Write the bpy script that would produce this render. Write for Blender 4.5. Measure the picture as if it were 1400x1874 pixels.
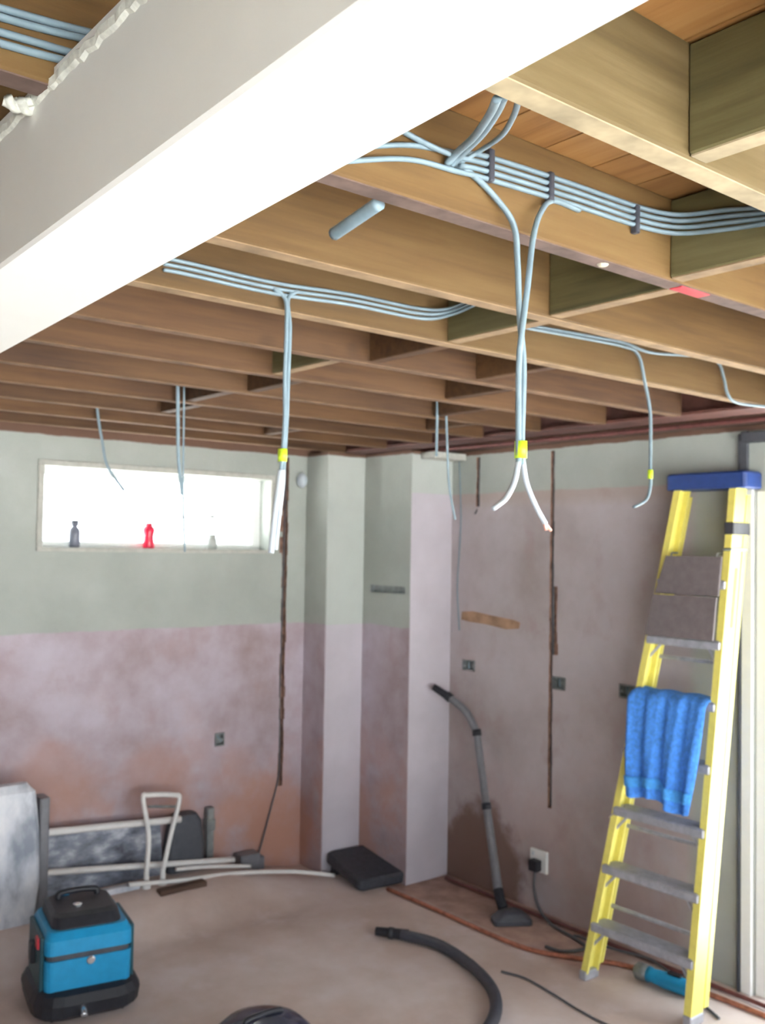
import bpy, bmesh, math, random
from mathutils import Vector, Matrix
random.seed(7)
for o in list(bpy.data.objects):
    bpy.data.objects.remove(o)
SC = bpy.context.scene
COL = SC.collection

# ------------------------------------------------------------------ camera
F, CX, CY, EYE = 1780.0, 700.0, 937.0, 1.8
MC = Matrix(((0.7749436117350244, -0.03580480548272528, -0.6310153837549604),
             (-0.6318152656640613, -0.017839805987933367, -0.7749136799645264),
             (0.016488441555442886, 0.9991995582598387, -0.03644686637305931)))
cam_d = bpy.data.cameras.new('camera')
cam = bpy.data.objects.new('camera', cam_d)
COL.objects.link(cam)
cam.matrix_world = Matrix.Translation((0, 0, EYE)) @ MC.to_4x4()
cam_d.sensor_fit = 'VERTICAL'
cam_d.sensor_height = 24.0
cam_d.lens = 24.0 * F / 1874.0
cam_d.clip_start = 0.02
cam_d.dof.use_dof = True          # phone lens focused on the near beam: the far room is soft
cam_d.dof.focus_distance = 1.0
cam_d.dof.aperture_fstop = 7.0
SC.camera = cam

# ------------------------------------------------------------------ light
w = bpy.data.worlds.new('World')
SC.world = w
w.use_nodes = True
bg = w.node_tree.nodes['Background']
bg.inputs[0].default_value = (0.86, 0.94, 1.0, 1)
bg.inputs[1].default_value = 4.5
SUN = bpy.data.lights.new('sun', 'SUN')
SUN.energy = 75.0
SUN.angle = math.radians(6)
SUN.color = (0.94, 0.97, 1.0)
so = bpy.data.objects.new('sun', SUN)
COL.objects.link(so)
so.rotation_euler = Vector((0.10, -0.38, -0.92)).to_track_quat('-Z', 'Y').to_euler()
SC.view_settings.view_transform = 'Standard'
SC.view_settings.look = 'None'
SC.view_settings.exposure = 0.4
SC.view_settings.gamma = 1.0
SC.view_settings.use_curve_mapping = False


def portal(loc, direction, sx, sy):
    d = bpy.data.lights.new('sky_portal', 'AREA')
    d.shape = 'RECTANGLE'
    d.size, d.size_y = sx, sy
    d.cycles.is_portal = True
    o = bpy.data.objects.new('sky_portal', d)
    COL.objects.link(o)
    o.location = loc
    o.rotation_euler = Vector(direction).to_track_quat('-Z', 'Y').to_euler()


portal((3.86, 1.675, 1.03), (-1, 0, 0), 2.06, 0.95)
portal((2.3, 4.8, 1.97), (0, -1, 0), 1.25, 0.38)
portal((1.15, -0.87, 1.1), (0, 1, 0), 4.7, 2.0)


# ------------------------------------------------------------------ helpers
def at(px, py, axis, val):
    """the point of the world plane (axis = val) met by the sight line of a photograph pixel"""
    d = MC @ Vector((px - CX, -(py - CY), -F))
    c = Vector((0, 0, EYE))
    return c + d * ((val - c[axis]) / d[axis])


def mesh_obj(name, bm, mat, parent=None, smooth=False, loc=None):
    me = bpy.data.meshes.new(name)
    bmesh.ops.recalc_face_normals(bm, faces=bm.faces)
    bm.to_mesh(me)
    bm.free()
    if smooth:
        for p in me.polygons:
            p.use_smooth = True
    me.materials.append(mat)
    o = bpy.data.objects.new(name, me)
    COL.objects.link(o)
    if loc:
        o.location = loc
    if parent:
        o.parent = parent
    return o


def empty(name, loc=(0, 0, 0), rz=0):
    o = bpy.data.objects.new(name, None)
    o.empty_display_size = 0.1
    COL.objects.link(o)
    o.location = loc
    o.rotation_euler = (0, 0, rz)
    return o


def tag(o, label=None, cat=None, group=None, kind=None):
    if label:
        o['label'] = label
    if cat:
        o['category'] = cat
    if group:
        o['group'] = group
    if kind:
        o['kind'] = kind
    return o


def B():
    return bmesh.new()


def box(bm, x0, x1, y0, y1, z0, z1, bev=0.0, seg=2, M=None):
    r = bmesh.ops.create_cube(bm, size=1.0)
    vs = r['verts']
    for v in vs:
        v.co = Vector(((x0 + x1) / 2 + v.co.x * (x1 - x0), (y0 + y1) / 2 + v.co.y * (y1 - y0), (z0 + z1) / 2 + v.co.z * (z1 - z0)))
    if bev > 0:
        es = list({e for v in vs for e in v.link_edges})
        r2 = bmesh.ops.bevel(bm, geom=es, offset=bev, segments=seg, profile=0.5, affect='EDGES')
        vs = list({v for f in r2['faces'] for v in f.verts} | {v for v in vs if v.is_valid})
    if M is not None:
        vs = list({v for v in vs if v.is_valid})
        bmesh.ops.transform(bm, matrix=M, verts=vs)
    return bm


def catmull(pts, n=8):
    P = [Vector(p) for p in pts]
    if len(P) < 3:
        return P
    Q = [P[0] * 2 - P[1]] + P + [P[-1] * 2 - P[-2]]
    out = []
    for i in range(1, len(Q) - 2):
        a, b, c, d = Q[i - 1], Q[i], Q[i + 1], Q[i + 2]
        for k in range(n):
            t = k / n
            out.append(0.5 * ((2 * b) + (c - a) * t + (2 * a - 5 * b + 4 * c - d) * t * t + (3 * b - a - 3 * c + d) * t ** 3))
    out.append(P[-1])
    return out


def tube(bm, pts, r, sides=8, flat=1.0, smooth_n=8, rib=None):
    """r: radius or list of radii per sampled point; flat squeezes the second axis"""
    P = catmull(pts, smooth_n) if smooth_n else [Vector(p) for p in pts]
    up = Vector((0, 0, 1))
    rings = []
    prev = None
    for i, p in enumerate(P):
        t = (P[min(i + 1, len(P) - 1)] - P[max(i - 1, 0)])
        t.normalize()
        if prev is None:
            a = t.cross(up)
            if a.length < 0.1:
                a = t.cross(Vector((1, 0, 0)))
        else:
            a = prev - t * prev.dot(t)
        a.normalize()
        prev = a
        b = t.cross(a)
        rr = r if not isinstance(r, (list, tuple)) else r[0] + (r[-1] - r[0]) * i / (len(P) - 1)
        if rib:
            rr *= 1 + rib * (1 if i % 2 else -1)
        rings.append([bm.verts.new(p + a * (math.cos(2 * math.pi * k / sides) * rr) + b * (math.sin(2 * math.pi * k / sides) * rr * flat)) for k in range(sides)])
    for i in range(len(rings) - 1):
        for k in range(sides):
            bm.faces.new((rings[i][k], rings[i][(k + 1) % sides], rings[i + 1][(k + 1) % sides], rings[i + 1][k]))
    bm.faces.new(rings[0][::-1])
    bm.faces.new(rings[-1])
    return bm


def lathe(bm, prof, c=(0, 0, 0), n=24):
    rings = []
    for r, z in prof:
        rings.append([bm.verts.new((c[0] + r * math.cos(2 * math.pi * k / n), c[1] + r * math.sin(2 * math.pi * k / n), c[2] + z)) for k in range(n)])
    for i in range(len(rings) - 1):
        for k in range(n):
            bm.faces.new((rings[i][k], rings[i][(k + 1) % n], rings[i + 1][(k + 1) % n], rings[i + 1][k]))
    bm.faces.new(rings[0][::-1])
    bm.faces.new(rings[-1])
    return bm


def loft(bm, sections):
    """closed rings of equal length, capped"""
    rings = [[bm.verts.new(p) for p in s] for s in sections]
    n = len(rings[0])
    for i in range(len(rings) - 1):
        for k in range(n):
            bm.faces.new((rings[i][k], rings[i][(k + 1) % n], rings[i + 1][(k + 1) % n], rings[i + 1][k]))
    bm.faces.new(rings[0][::-1])
    bm.faces.new(rings[-1])
    return bm


def rrect(w, d, r, z, n=5, cx=0, cy=0):
    out = []
    for sx, sy, a0 in ((1, 1, 0), (-1, 1, 90), (-1, -1, 180), (1, -1, 270)):
        for k in range(n):
            a = math.radians(a0 + 90 * k / (n - 1))
            out.append(Vector((cx + sx * (w / 2 - r) + r * math.cos(a), cy + sy * (d / 2 - r) + r * math.sin(a), z)))
    return out


# ------------------------------------------------------------------ materials
class NT:
    def __init__(s, name, rough=0.8):
        s.m = bpy.data.materials.new(name)
        s.m.use_nodes = True
        s.t = s.m.node_tree
        s.b = s.t.nodes['Principled BSDF']
        s.b.inputs['Roughness'].default_value = rough
        s.tc = s.t.nodes.new('ShaderNodeTexCoord')

    def n(s, kind, **kw):
        x = s.t.nodes.new(kind)
        for k, v in kw.items():
            setattr(x, k, v)
        return x

    def link(s, a, b):
        s.t.links.new(a, b)

    def noise(s, scale, detail=4, stretch=(1, 1, 1), rough=0.6, offset=None):
        mp = s.n('ShaderNodeMapping')
        mp.inputs['Scale'].default_value = stretch
        s.link(s.tc.outputs['Object'], mp.inputs[0])
        if offset is not None:
            s.link(offset, mp.inputs['Location'])
        nz = s.n('ShaderNodeTexNoise')
        nz.inputs['Scale'].default_value = scale
        nz.inputs['Detail'].default_value = detail
        nz.inputs['Roughness'].default_value = rough
        s.link(mp.outputs[0], nz.inputs['Vector'])
        return nz.outputs['Fac']

    def ramp(s, fac, stops):
        r = s.n('ShaderNodeValToRGB')
        e = r.color_ramp.elements
        while len(e) < len(stops):
            e.new(0.5)
        for i, (p, c) in enumerate(stops):
            e[i].position = p
            e[i].color = (*c, 1) if len(c) == 3 else c
        s.link(fac, r.inputs[0])
        return r.outputs[0]

    def mix(s, fac, a, b, mode='MIX'):
        x = s.n('ShaderNodeMix', data_type='RGBA', blend_type=mode)
        for sock, v in ((x.inputs[0], fac), (x.inputs[6], a), (x.inputs[7], b)):
            if hasattr(v, 'links') or hasattr(v, 'is_output'):
                s.link(v, sock)
            elif isinstance(v, (int, float)):
                sock.default_value = v
            else:
                sock.default_value = (*v, 1)
        return x.outputs[2]

    def math(s, op, a, b=0.0, c=None, clamp=False):
        x = s.n('ShaderNodeMath', operation=op, use_clamp=clamp)
        for i, v in enumerate((a, b) if c is None else (a, b, c)):
            if isinstance(v, (int, float)):
                x.inputs[i].default_value = v
            else:
                s.link(v, x.inputs[i])
        return x.outputs[0]

    def step(s, v, lo, hi):
        x = s.n('ShaderNodeMapRange', interpolation_type='SMOOTHSTEP')
        s.link(v, x.inputs[0])
        x.inputs[1].default_value = lo
        x.inputs[2].default_value = hi
        return x.outputs[0]

    def xyz(s):
        x = s.n('ShaderNodeSeparateXYZ')
        s.link(s.tc.outputs['Object'], x.inputs[0])
        return x.outputs

    def bump(s, h, strength=0.3, dist=0.01):
        b = s.n('ShaderNodeBump')
        b.inputs['Strength'].default_value = strength
        b.inputs['Distance'].default_value = dist
        s.link(h, b.inputs['Height'])
        s.link(b.outputs[0], s.b.inputs['Normal'])

    def color(s, c):
        if isinstance(c, tuple):
            s.b.inputs['Base Color'].default_value = (*c, 1)
        else:
            s.link(c, s.b.inputs['Base Color'])
        return s.m


def plain(name, col, rough=0.5, metal=0.0, var=0.15, scale=30, bump=0.0):
    t = NT(name, rough)
    f = t.noise(scale, 3)
    dark = tuple(c * (1 - var) for c in col)
    lite = tuple(min(1, c * (1 + var)) for c in col)
    c = t.ramp(f, [(0.3, dark), (0.7, lite)])
    t.b.inputs['Metallic'].default_value = metal
    if bump:
        t.bump(f, bump, 0.003)
    return t.color(c)


def wood(name, cols, axis=0, rough=0.75, knots=True):
    t = NT(name, rough)
    oi = t.n('ShaderNodeObjectInfo')
    off = t.n('ShaderNodeCombineXYZ')
    m = t.math('MULTIPLY', oi.outputs['Random'], 37.0)
    for i in range(3):
        t.link(m, off.inputs[i])
    st = [14, 14, 14]
    st[axis] = 0.9
    st2 = [2.2, 2.2, 2.2]
    st2[axis] = 0.5
    g = t.noise(3.0, 5, tuple(st), 0.6, off.outputs[0])
    big = t.noise(1.8, 3, tuple(st2), 0.5, off.outputs[0])
    f = t.math('ADD', t.math('MULTIPLY', g, 0.55), t.math('MULTIPLY', big, 0.55))
    c = t.ramp(f, [(0.36, cols[0]), (0.52, cols[1]), (0.7, cols[2])])
    if knots:
        k = t.noise(5.0, 2, tuple([1 if i != axis else 0.7 for i in range(3)]), 0.5, off.outputs[0])
        c = t.mix(t.math('MULTIPLY', t.step(k, 0.70, 0.80), 0.45), c, tuple(x * 0.5 for x in cols[0]))
    hs = t.n('ShaderNodeHueSaturation')
    hs.inputs['Saturation'].default_value = 1.0
    t.link(c, hs.inputs['Color'])
    t.link(t.math('ADD', t.math('MULTIPLY', oi.outputs['Random'], 0.35), 0.82), hs.inputs['Value'])
    t.bump(g, 0.25, 0.004)
    return t.color(hs.outputs[0])


def wall_material():
    t = NT('plaster_wall', 0.85)
    x, y, z = t.xyz()
    wob = t.noise(7, 5)
    wz = t.math('ADD', z, t.math('MULTIPLY', t.math('SUBTRACT', wob, 0.5), 0.022))
    # painted above the old tile line: 1.36 m on the window side, 2.10 m on the other wall
    far = t.step(x, 3.441, 3.446)
    line = t.math('ADD', t.math('MULTIPLY', far, 0.735), 1.365)
    dz = t.math('SUBTRACT', wz, line)
    paint = t.step(dz, -0.004, 0.008)
    # pale strip of wall beside the doorway
    strip = t.step(t.math('ADD', y, t.math('MULTIPLY', wob, 0.04)), 2.50, 2.42)
    paint = t.math('MAXIMUM', paint, t.math('MULTIPLY', strip, 0.85))
    pc = t.ramp(t.noise(2.2, 5), [(0.3, (0.325, 0.35, 0.32)), (0.55, (0.38, 0.405, 0.375)), (0.75, (0.43, 0.455, 0.43))])
    # bare plaster: pink-grey with pale scuffs and red-brown patches near the floor
    bl = t.ramp(t.noise(2.6, 6), [(0.30, (0.31, 0.23, 0.235)), (0.46, (0.40, 0.33, 0.365)), (0.62, (0.47, 0.415, 0.475)), (0.8, (0.53, 0.485, 0.555))])
    br = t.ramp(t.noise(1.9, 6), [(0.28, (0.35, 0.295, 0.285)), (0.5, (0.44, 0.39, 0.40)), (0.75, (0.52, 0.475, 0.505))])
    bare = t.mix(far, bl, br)
    low = t.step(z, 1.25, 0.15)
    red = t.step(t.math('ADD', t.noise(2.6, 5, (1, 1, 0.9)), t.math('MULTIPLY', low, 0.16)), 0.52, 0.74)
    redl = t.math('MULTIPLY', t.math('MULTIPLY', red, low), t.math('SUBTRACT', 1.0, t.math('MULTIPLY', far, 0.65)))
    bare = t.mix(t.math('MULTIPLY', redl, 0.8), bare, (0.44, 0.235, 0.17))
    bare = t.mix(t.math('MULTIPLY', t.step(t.noise(5.5, 5, (1, 1, 0.8)), 0.54, 0.72), 0.4), bare, (0.36, 0.25, 0.24))
    # brown edge of old adhesive under the paint line
    ed = t.math('MULTIPLY', t.step(dz, -0.10, -0.02), far)
    bare = t.mix(t.math('MULTIPLY', ed, 0.45), bare, (0.36, 0.27, 0.20))
    # damp stain low in the corner of the right wall
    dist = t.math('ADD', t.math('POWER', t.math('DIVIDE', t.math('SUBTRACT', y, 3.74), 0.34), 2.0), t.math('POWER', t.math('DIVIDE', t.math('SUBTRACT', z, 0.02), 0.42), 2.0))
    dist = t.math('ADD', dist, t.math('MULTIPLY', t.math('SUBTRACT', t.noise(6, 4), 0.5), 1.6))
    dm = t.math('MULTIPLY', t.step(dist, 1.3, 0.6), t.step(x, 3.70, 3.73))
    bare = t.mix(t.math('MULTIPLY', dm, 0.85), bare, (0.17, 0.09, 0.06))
    # red-brown stains on the window wall where the render has come away
    for sx, sz, rx, rz_, st in ((3.02, 0.24, 0.22, 0.34, 0.6), (1.78, 0.66, 0.24, 0.20, 0.4), (2.28, 0.58, 0.20, 0.22, 0.4), (2.75, 0.5, 0.16, 0.22, 0.3)):
        ds = t.math('ADD', t.math('POWER', t.math('DIVIDE', t.math('SUBTRACT', x, sx), rx), 2.0), t.math('POWER', t.math('DIVIDE', t.math('SUBTRACT', z, sz), rz_), 2.0))
        ds = t.math('ADD', ds, t.math('MULTIPLY', t.math('SUBTRACT', t.noise(5, 5), 0.5), 2.2))
        mk = t.math('MULTIPLY', t.step(ds, 1.4, 0.2), t.step(y, 4.45, 4.5))
        bare = t.mix(t.math('MULTIPLY', mk, st), bare, (0.42, 0.20, 0.135))
    c = t.mix(paint, bare, pc)
    # unplastered brickwork above the plaster edge
    c = t.mix(t.step(wz, 2.308, 2.318), c, (0.14, 0.075, 0.05))
    t.bump(t.noise(24, 5), 0.35, 0.004)
    return t.color(c)


def floor_material():
    t = NT('screed_floor', 0.8)
    x, y, z = t.xyz()
    a = t.ramp(t.noise(1.3, 6), [(0.32, (0.49, 0.375, 0.325)), (0.5, (0.62, 0.51, 0.465)), (0.68, (0.74, 0.65, 0.635))])
    dust = t.step(t.noise(3.4, 6), 0.52, 0.74)
    a = t.mix(t.math('MULTIPLY', dust, 0.55), a, (0.76, 0.68, 0.70))
    edge = t.math('ADD', x, t.math('MULTIPLY', t.math('SUBTRACT', t.noise(5, 4), 0.5), 0.10))
    m = t.math('MULTIPLY', t.step(edge, 3.30, 3.40), t.step(y, 2.55, 2.75))
    a = t.mix(t.math('MULTIPLY', m, 0.7), a, t.ramp(t.noise(8, 5), [(0.35, (0.22, 0.10, 0.07)), (0.65, (0.46, 0.27, 0.21))]))
    t.bump(t.noise(35, 6), 0.4, 0.004)
    return t.color(a)


M = {}
M['wall'] = wall_material()
M['floor'] = floor_material()
M['chase'] = plain('raw_brick_chase', (0.26, 0.15, 0.11), 0.95, var=0.5, scale=25, bump=0.5)
M['brown'] = plain('brown_plaster', (0.34, 0.21, 0.13), 0.9, var=0.3, scale=12)
M['beam'] = plain('beam_white_plaster', (0.86, 0.86, 0.82), 0.55, var=0.02, scale=6)
M['torn'] = plain('torn_plasterboard', (0.72, 0.73, 0.66), 0.95, var=0.25, scale=60, bump=0.6)
M['fresh'] = wood('fresh_softwood', [(0.078, 0.040, 0.011), (0.122, 0.066, 0.019), (0.152, 0.091, 0.030)], 0)
M['old'] = wood('old_softwood', [(0.039, 0.014, 0.004), (0.074, 0.032, 0.010), (0.106, 0.050, 0.017)], 0)
M['ajoist'] = wood('pale_green_softwood', [(0.066, 0.044, 0.015), (0.110, 0.075, 0.027), (0.149, 0.106, 0.047)], 0)
M['residue'] = plain('plaster_residue', (0.52, 0.47, 0.36), 0.95, var=0.3, scale=18)
M['edge_cream'] = plain('joist_edge_cream', (0.36, 0.29, 0.18), 0.9, var=0.3, scale=14)
M['edge_dark'] = plain('joist_edge_dark', (0.13, 0.085, 0.07), 0.9, var=0.35, scale=14)
M['edge_tan'] = plain('joist_edge_tan', (0.27, 0.18, 0.10), 0.9, var=0.3, scale=14)
M['edge_old'] = plain('joist_edge_old', (0.15, 0.085, 0.045), 0.9, var=0.35, scale=14)
M['green'] = wood('treated_softwood', [(0.055, 0.048, 0.017), (0.104, 0.087, 0.032), (0.146, 0.126, 0.055)], 1)
M['board'] = wood('floorboard_pine', [(0.214, 0.091, 0.025), (0.325, 0.156, 0.046), (0.378, 0.205, 0.070)], 1)
M['oxide'] = plain('red_oxide_steel', (0.115, 0.045, 0.035), 0.6, var=0.4, scale=9)
M['copper'] = plain('dull_copper', (0.42, 0.17, 0.11), 0.45, metal=0.6, var=0.3)
M['redpaint'] = plain('red_pipe', (0.14, 0.045, 0.04), 0.55, var=0.3)
M['cable'] = plain('grey_cable', (0.19, 0.265, 0.31), 0.5, var=0.1)
M['cable_w'] = plain('white_cable', (0.50, 0.56, 0.62), 0.5, var=0.05)
M['cable_d'] = plain('dark_cable', (0.10, 0.10, 0.11), 0.5, var=0.2)
M['tape'] = plain('yellow_green_tape', (0.52, 0.72, 0.03), 0.4, var=0.15, scale=120)
M['core'] = plain('bare_copper_core', (0.80, 0.42, 0.34), 0.4, metal=0.4)
M['galv'] = plain('galvanised_steel', (0.26, 0.28, 0.28), 0.45, metal=0.5, var=0.2)
M['upvc'] = plain('white_upvc', (0.88, 0.89, 0.88), 0.35, var=0.02)
M['gasket'] = plain('dark_gasket', (0.07, 0.075, 0.09), 0.6)
M['ywl'] = plain('yellow_fibreglass', (0.80, 0.71, 0.17), 0.4, var=0.06)
M['blue_pl'] = plain('blue_plastic', (0.022, 0.055, 0.22), 0.4, var=0.1)
M['alu'] = plain('scuffed_aluminium', (0.42, 0.43, 0.48), 0.45, metal=0.35, var=0.15)
M['rubber'] = plain('dark_rubber', (0.035, 0.037, 0.045), 0.6, var=0.2)
M['greytray'] = plain('dark_grey_panel', (0.16, 0.135, 0.14), 0.75, var=0.12)
M['towel'] = plain('blue_towelling', (0.07, 0.27, 0.80), 0.95, var=0.25, scale=70, bump=0.8)
M['teal'] = plain('teal_plastic', (0.010, 0.29, 0.56), 0.4, var=0.06)
M['tealdark'] = plain('deep_teal_plastic', (0.012, 0.075, 0.10), 0.45, var=0.1)
M['black'] = plain('black_plastic', (0.018, 0.019, 0.026), 0.5, var=0.2)
M['slate'] = plain('dark_slate_plastic', (0.040, 0.041, 0.052), 0.7, var=0.25, scale=40)
M['hose'] = plain('grey_black_hose', (0.055, 0.058, 0.075), 0.45, var=0.15)
M['wand'] = plain('grey_wand_plastic', (0.17, 0.17, 0.19), 0.4, var=0.1)
M['redsw'] = plain('red_switch', (0.55, 0.03, 0.05), 0.4)
M['redbot'] = plain('red_bottle_plastic', (0.70, 0.015, 0.06), 0.3)
M['greybot'] = plain('grey_bottle_plastic', (0.16, 0.17, 0.22), 0.4)
M['palebot'] = plain('pale_bottle_plastic', (0.40, 0.42, 0.40), 0.4)
M['chrome'] = plain('bright_metal', (0.75, 0.75, 0.78), 0.25, metal=0.8, var=0.05)
M['whitepipe'] = plain('white_plastic_pipe', (0.78, 0.76, 0.74), 0.4, var=0.05)
M['card'] = plain('grey_card', (0.46, 0.46, 0.42), 0.9, var=0.1)
M['darkwood'] = wood('dark_timber', [(0.06, 0.03, 0.02), (0.11, 0.06, 0.04), (0.17, 0.10, 0.07)], 0)
M['paving'] = plain('pale_paving', (0.62, 0.60, 0.56), 0.9, var=0.08, scale=3)


def mottled():
    t = NT('mottled_grey_laminate', 0.35)
    c = t.ramp(t.noise(9, 6, (0.6, 1, 1.2)), [(0.36, (0.045, 0.05, 0.075)), (0.52, (0.22, 0.24, 0.30)), (0.66, (0.60, 0.62, 0.68))])
    return t.color(c)


def wrapped():
    t = NT('cloudy_plastic_wrap', 0.3)
    c = t.ramp(t.noise(6, 5, (1, 1, 0.5)), [(0.34, (0.25, 0.28, 0.34)), (0.5, (0.62, 0.64, 0.70)), (0.62, (0.80, 0.80, 0.84))])
    return t.color(c)


def glass():
    t = NT('window_glass', 0.02)
    tr = t.n('ShaderNodeBsdfTransparent')
    gl = t.n('ShaderNodeBsdfGlossy')
    gl.inputs['Roughness'].default_value = 0.02
    mx = t.n('ShaderNodeMixShader')
    mx.inputs[0].default_value = 0.06
    t.link(tr.outputs[0], mx.inputs[1])
    t.link(gl.outputs[0], mx.inputs[2])
    t.link(mx.outputs[0], t.t.nodes['Material Output'].inputs[0])
    return t.m


M['mottle'] = mottled()
M['wrap'] = wrapped()
M['glass'] = glass()

# ------------------------------------------------------------------ room shell
XR, YB = 3.742, 4.6          # right wall, window wall
XL, YN = -4.0, -0.75          # other walls, out of view
ZB, ZT, ZTOP = 2.33, 2.49, 2.56
X1, Y1, X2, Y2 = 3.18, 4.39, 3.44, 3.98      # stepped corner


def relief_wall(name, P, u0, u1, v0, v1, thick, holes, recs):
    """a wall whose front is cut by through holes and shallow recesses (u0,u1,v0,v1[,depth]); P(u,v,depth) -> point"""
    us = sorted({round(a, 4) for a in [u0, u1] + [h[i] for h in holes + recs for i in (0, 1)] if u0 <= a <= u1})
    vs = sorted({round(a, 4) for a in [v0, v1] + [h[i] for h in holes + recs for i in (2, 3)] if v0 <= a <= v1})
    def depth(u, v):
        for h in holes:
            if h[0] < u < h[1] and h[2] < v < h[3]:
                return None
        for h in recs:
            if h[0] < u < h[1] and h[2] < v < h[3]:
                return h[4]
        return 0.0
    D = [[depth((us[i] + us[i + 1]) / 2, (vs[j] + vs[j + 1]) / 2) for j in range(len(vs) - 1)] for i in range(len(us) - 1)]
    bm = B()
    cache = {}
    def V(u, v, d):
        k = (round(u, 4), round(v, 4), round(d, 4))
        if k not in cache:
            cache[k] = bm.verts.new(P(*k))
        return cache[k]
    def quad(a, b, c, d, mi=0):
        try:
            f = bm.faces.new((a, b, c, d))
            f.material_index = mi
        except ValueError:
            pass
    nu, nv = len(us) - 1, len(vs) - 1
    for i in range(nu):
        for j in range(nv):
            d = D[i][j]
            a, b, c, e = us[i], us[i + 1], vs[j], vs[j + 1]
            if d is not None:
                quad(V(a, c, d), V(b, c, d), V(b, e, d), V(a, e, d), 1 if d > 0.004 else 0)
                quad(V(a, c, thick), V(b, c, thick), V(b, e, thick), V(a, e, thick))
            for (ii, jj, p, q) in ((i + 1, j, (b, c), (b, e)), (i, j + 1, (a, e), (b, e))):
                o = D[ii][jj] if ii < nu and jj < nv else None
                dd, oo = (thick if d is None else d), (thick if o is None else o)
                if abs(dd - oo) > 1e-5:
                    mi = 0 if (d is None or o is None) else 1
                    quad(V(*p, dd), V(*q, dd), V(*q, oo), V(*p, oo), mi)
            if i == 0 and d is not None:
                quad(V(a, c, d), V(a, e, d), V(a, e, thick), V(a, c, thick))
            if j == 0 and d is not None:
                quad(V(a, c, d), V(b, c, d), V(b, c, thick), V(a, c, thick))
    o = mesh_obj(name, bm, M['wall'])
    o.data.materials.append(M['chase'])
    tag(o, kind='structure')
    return o


def chase(uc, w, v0, v1, depth, seg, jit, drift=0.0):
    out = []
    n = max(2, int((v1 - v0) / seg))
    for k in range(n):
        a = v0 + (v1 - v0) * k / n
        b = v0 + (v1 - v0) * (k + 1) / n
        c = uc + drift * (k / n - 0.5)
        out.append((c - w / 2 - random.random() * jit, c + w / 2 + random.random() * jit, a, b, depth))
    return out


# window wall with its high window and a rough cable chase
WX0, WX1, WZ0, WZ1 = 1.665, 2.935, 1.775, 2.165
rec = chase(3.04, 0.026, 0.46, 2.30, 0.03, 0.06, 0.009) + [(2.62, 2.68, 0.725, 0.795, 0.035)]
rec += [(3.004, 3.05, 1.76 + 0.03 * k, 1.79 + 0.03 * k, 0.018) for k in range(12) if k % 4 != 3]
wall_back = relief_wall('wall_back', lambda u, v, d: (u, YB + d, v), XL, XR + 0.26, 0.0, ZTOP, 0.26, [(WX0, WX1, WZ0, WZ1)], rec)
# right wall: doorway, two chases, brown patch, box recesses
rec = chase(3.245, 0.02, 0.52, 2.30, 0.022, 0.07, 0.005) + chase(3.775, 0.018, 2.03, 2.30, 0.02, 0.06, 0.006)
rec += chase(3.225, 0.03, 1.28, 1.62, 0.016, 0.05, 0.012)
rec += [(3.80 - 0.02, 3.88, 1.135, 1.195, 0.03), (3.15, 3.235, 1.11, 1.175, 0.03), (2.74, 2.83, 1.12, 1.185, 0.03)]
DY0, DY1, DZ = 1.2, 2.15, 2.06
NX0, NX1, NZ0, NZ1 = -1.2, 3.5, 0.1, 2.1
wall_right = relief_wall('wall_right', lambda u, v, d: (XR + d, u, v), YN - 0.2, YB, 0.0, ZTOP, 0.26, [(DY0, DY1, -1, DZ)], rec)
# exposed brown plaster patch on the right wall
bm = B()
pp = [(3.885, 1.455), (3.80, 1.462), (3.66, 1.448), (3.50, 1.435), (3.455, 1.425), (3.46, 1.392), (3.55, 1.382), (3.70, 1.398), (3.82, 1.402), (3.89, 1.41)]
loft(bm, [[Vector((XR - 0.003, a, b)) for a, b in pp], [Vector((XR + 0.01, a, b)) for a, b in pp]])
mesh_obj('plaster_patch', bm, M['brown'], wall_right)

# stepped corner piers
rec = [(4.02, 4.32, 1.548, 1.588, 0.03)]
pier = relief_wall('wall_corner', lambda u, v, d: (X2 + d, u, v), Y2, Y1, 0.0, ZB, 0.20, [], rec)
pier.data.materials[1] = M['galv']
bm = B()
box(bm, X2 + 0.20, XR, Y2, YB, 0, ZB)
o = mesh_obj('pier_front', bm, M['wall'], pier)
bm = B()
box(bm, X1, X2 + 0.2, Y1, YB, 0, ZB, 0.004, 1)
tag(mesh_obj('wall_pier', bm, M['wall']), kind='structure')

# paler panels on the two pier fronts: their stronger light put into the colour
M['lit_plaster'] = plain('lit_front_plaster', (0.52, 0.48, 0.53), 0.85, var=0.07, scale=4)
M['lit_paint'] = plain('lit_front_paint', (0.47, 0.50, 0.475), 0.8, var=0.05, scale=4)
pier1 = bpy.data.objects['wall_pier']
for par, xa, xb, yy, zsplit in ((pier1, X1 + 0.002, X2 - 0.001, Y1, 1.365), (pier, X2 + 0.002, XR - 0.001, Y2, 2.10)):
    for z0, z1, mt in ((0.0, zsplit, 'lit_plaster'), (zsplit, 2.308, 'lit_paint')):
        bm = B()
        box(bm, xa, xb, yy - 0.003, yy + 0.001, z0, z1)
        mesh_obj('lit_plaster_face' if mt == 'lit_plaster' else 'lit_paint_face', bm, M[mt], par)

# other walls behind the camera, with a window that lights the near side
wall_left = relief_wall('wall_left', lambda u, v, d: (XL - d, u, v), YN - 0.2, YB + 0.26, 0.0, ZTOP, 0.2, [], [])
wall_left.data.materials[0] = M['chase']
wall_near = relief_wall('wall_near', lambda u, v, d: (u, YN - d, v), XL, XR + 0.26, 0.0, ZTOP, 0.2, [(NX0, NX1, NZ0, NZ1)], [])

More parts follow.
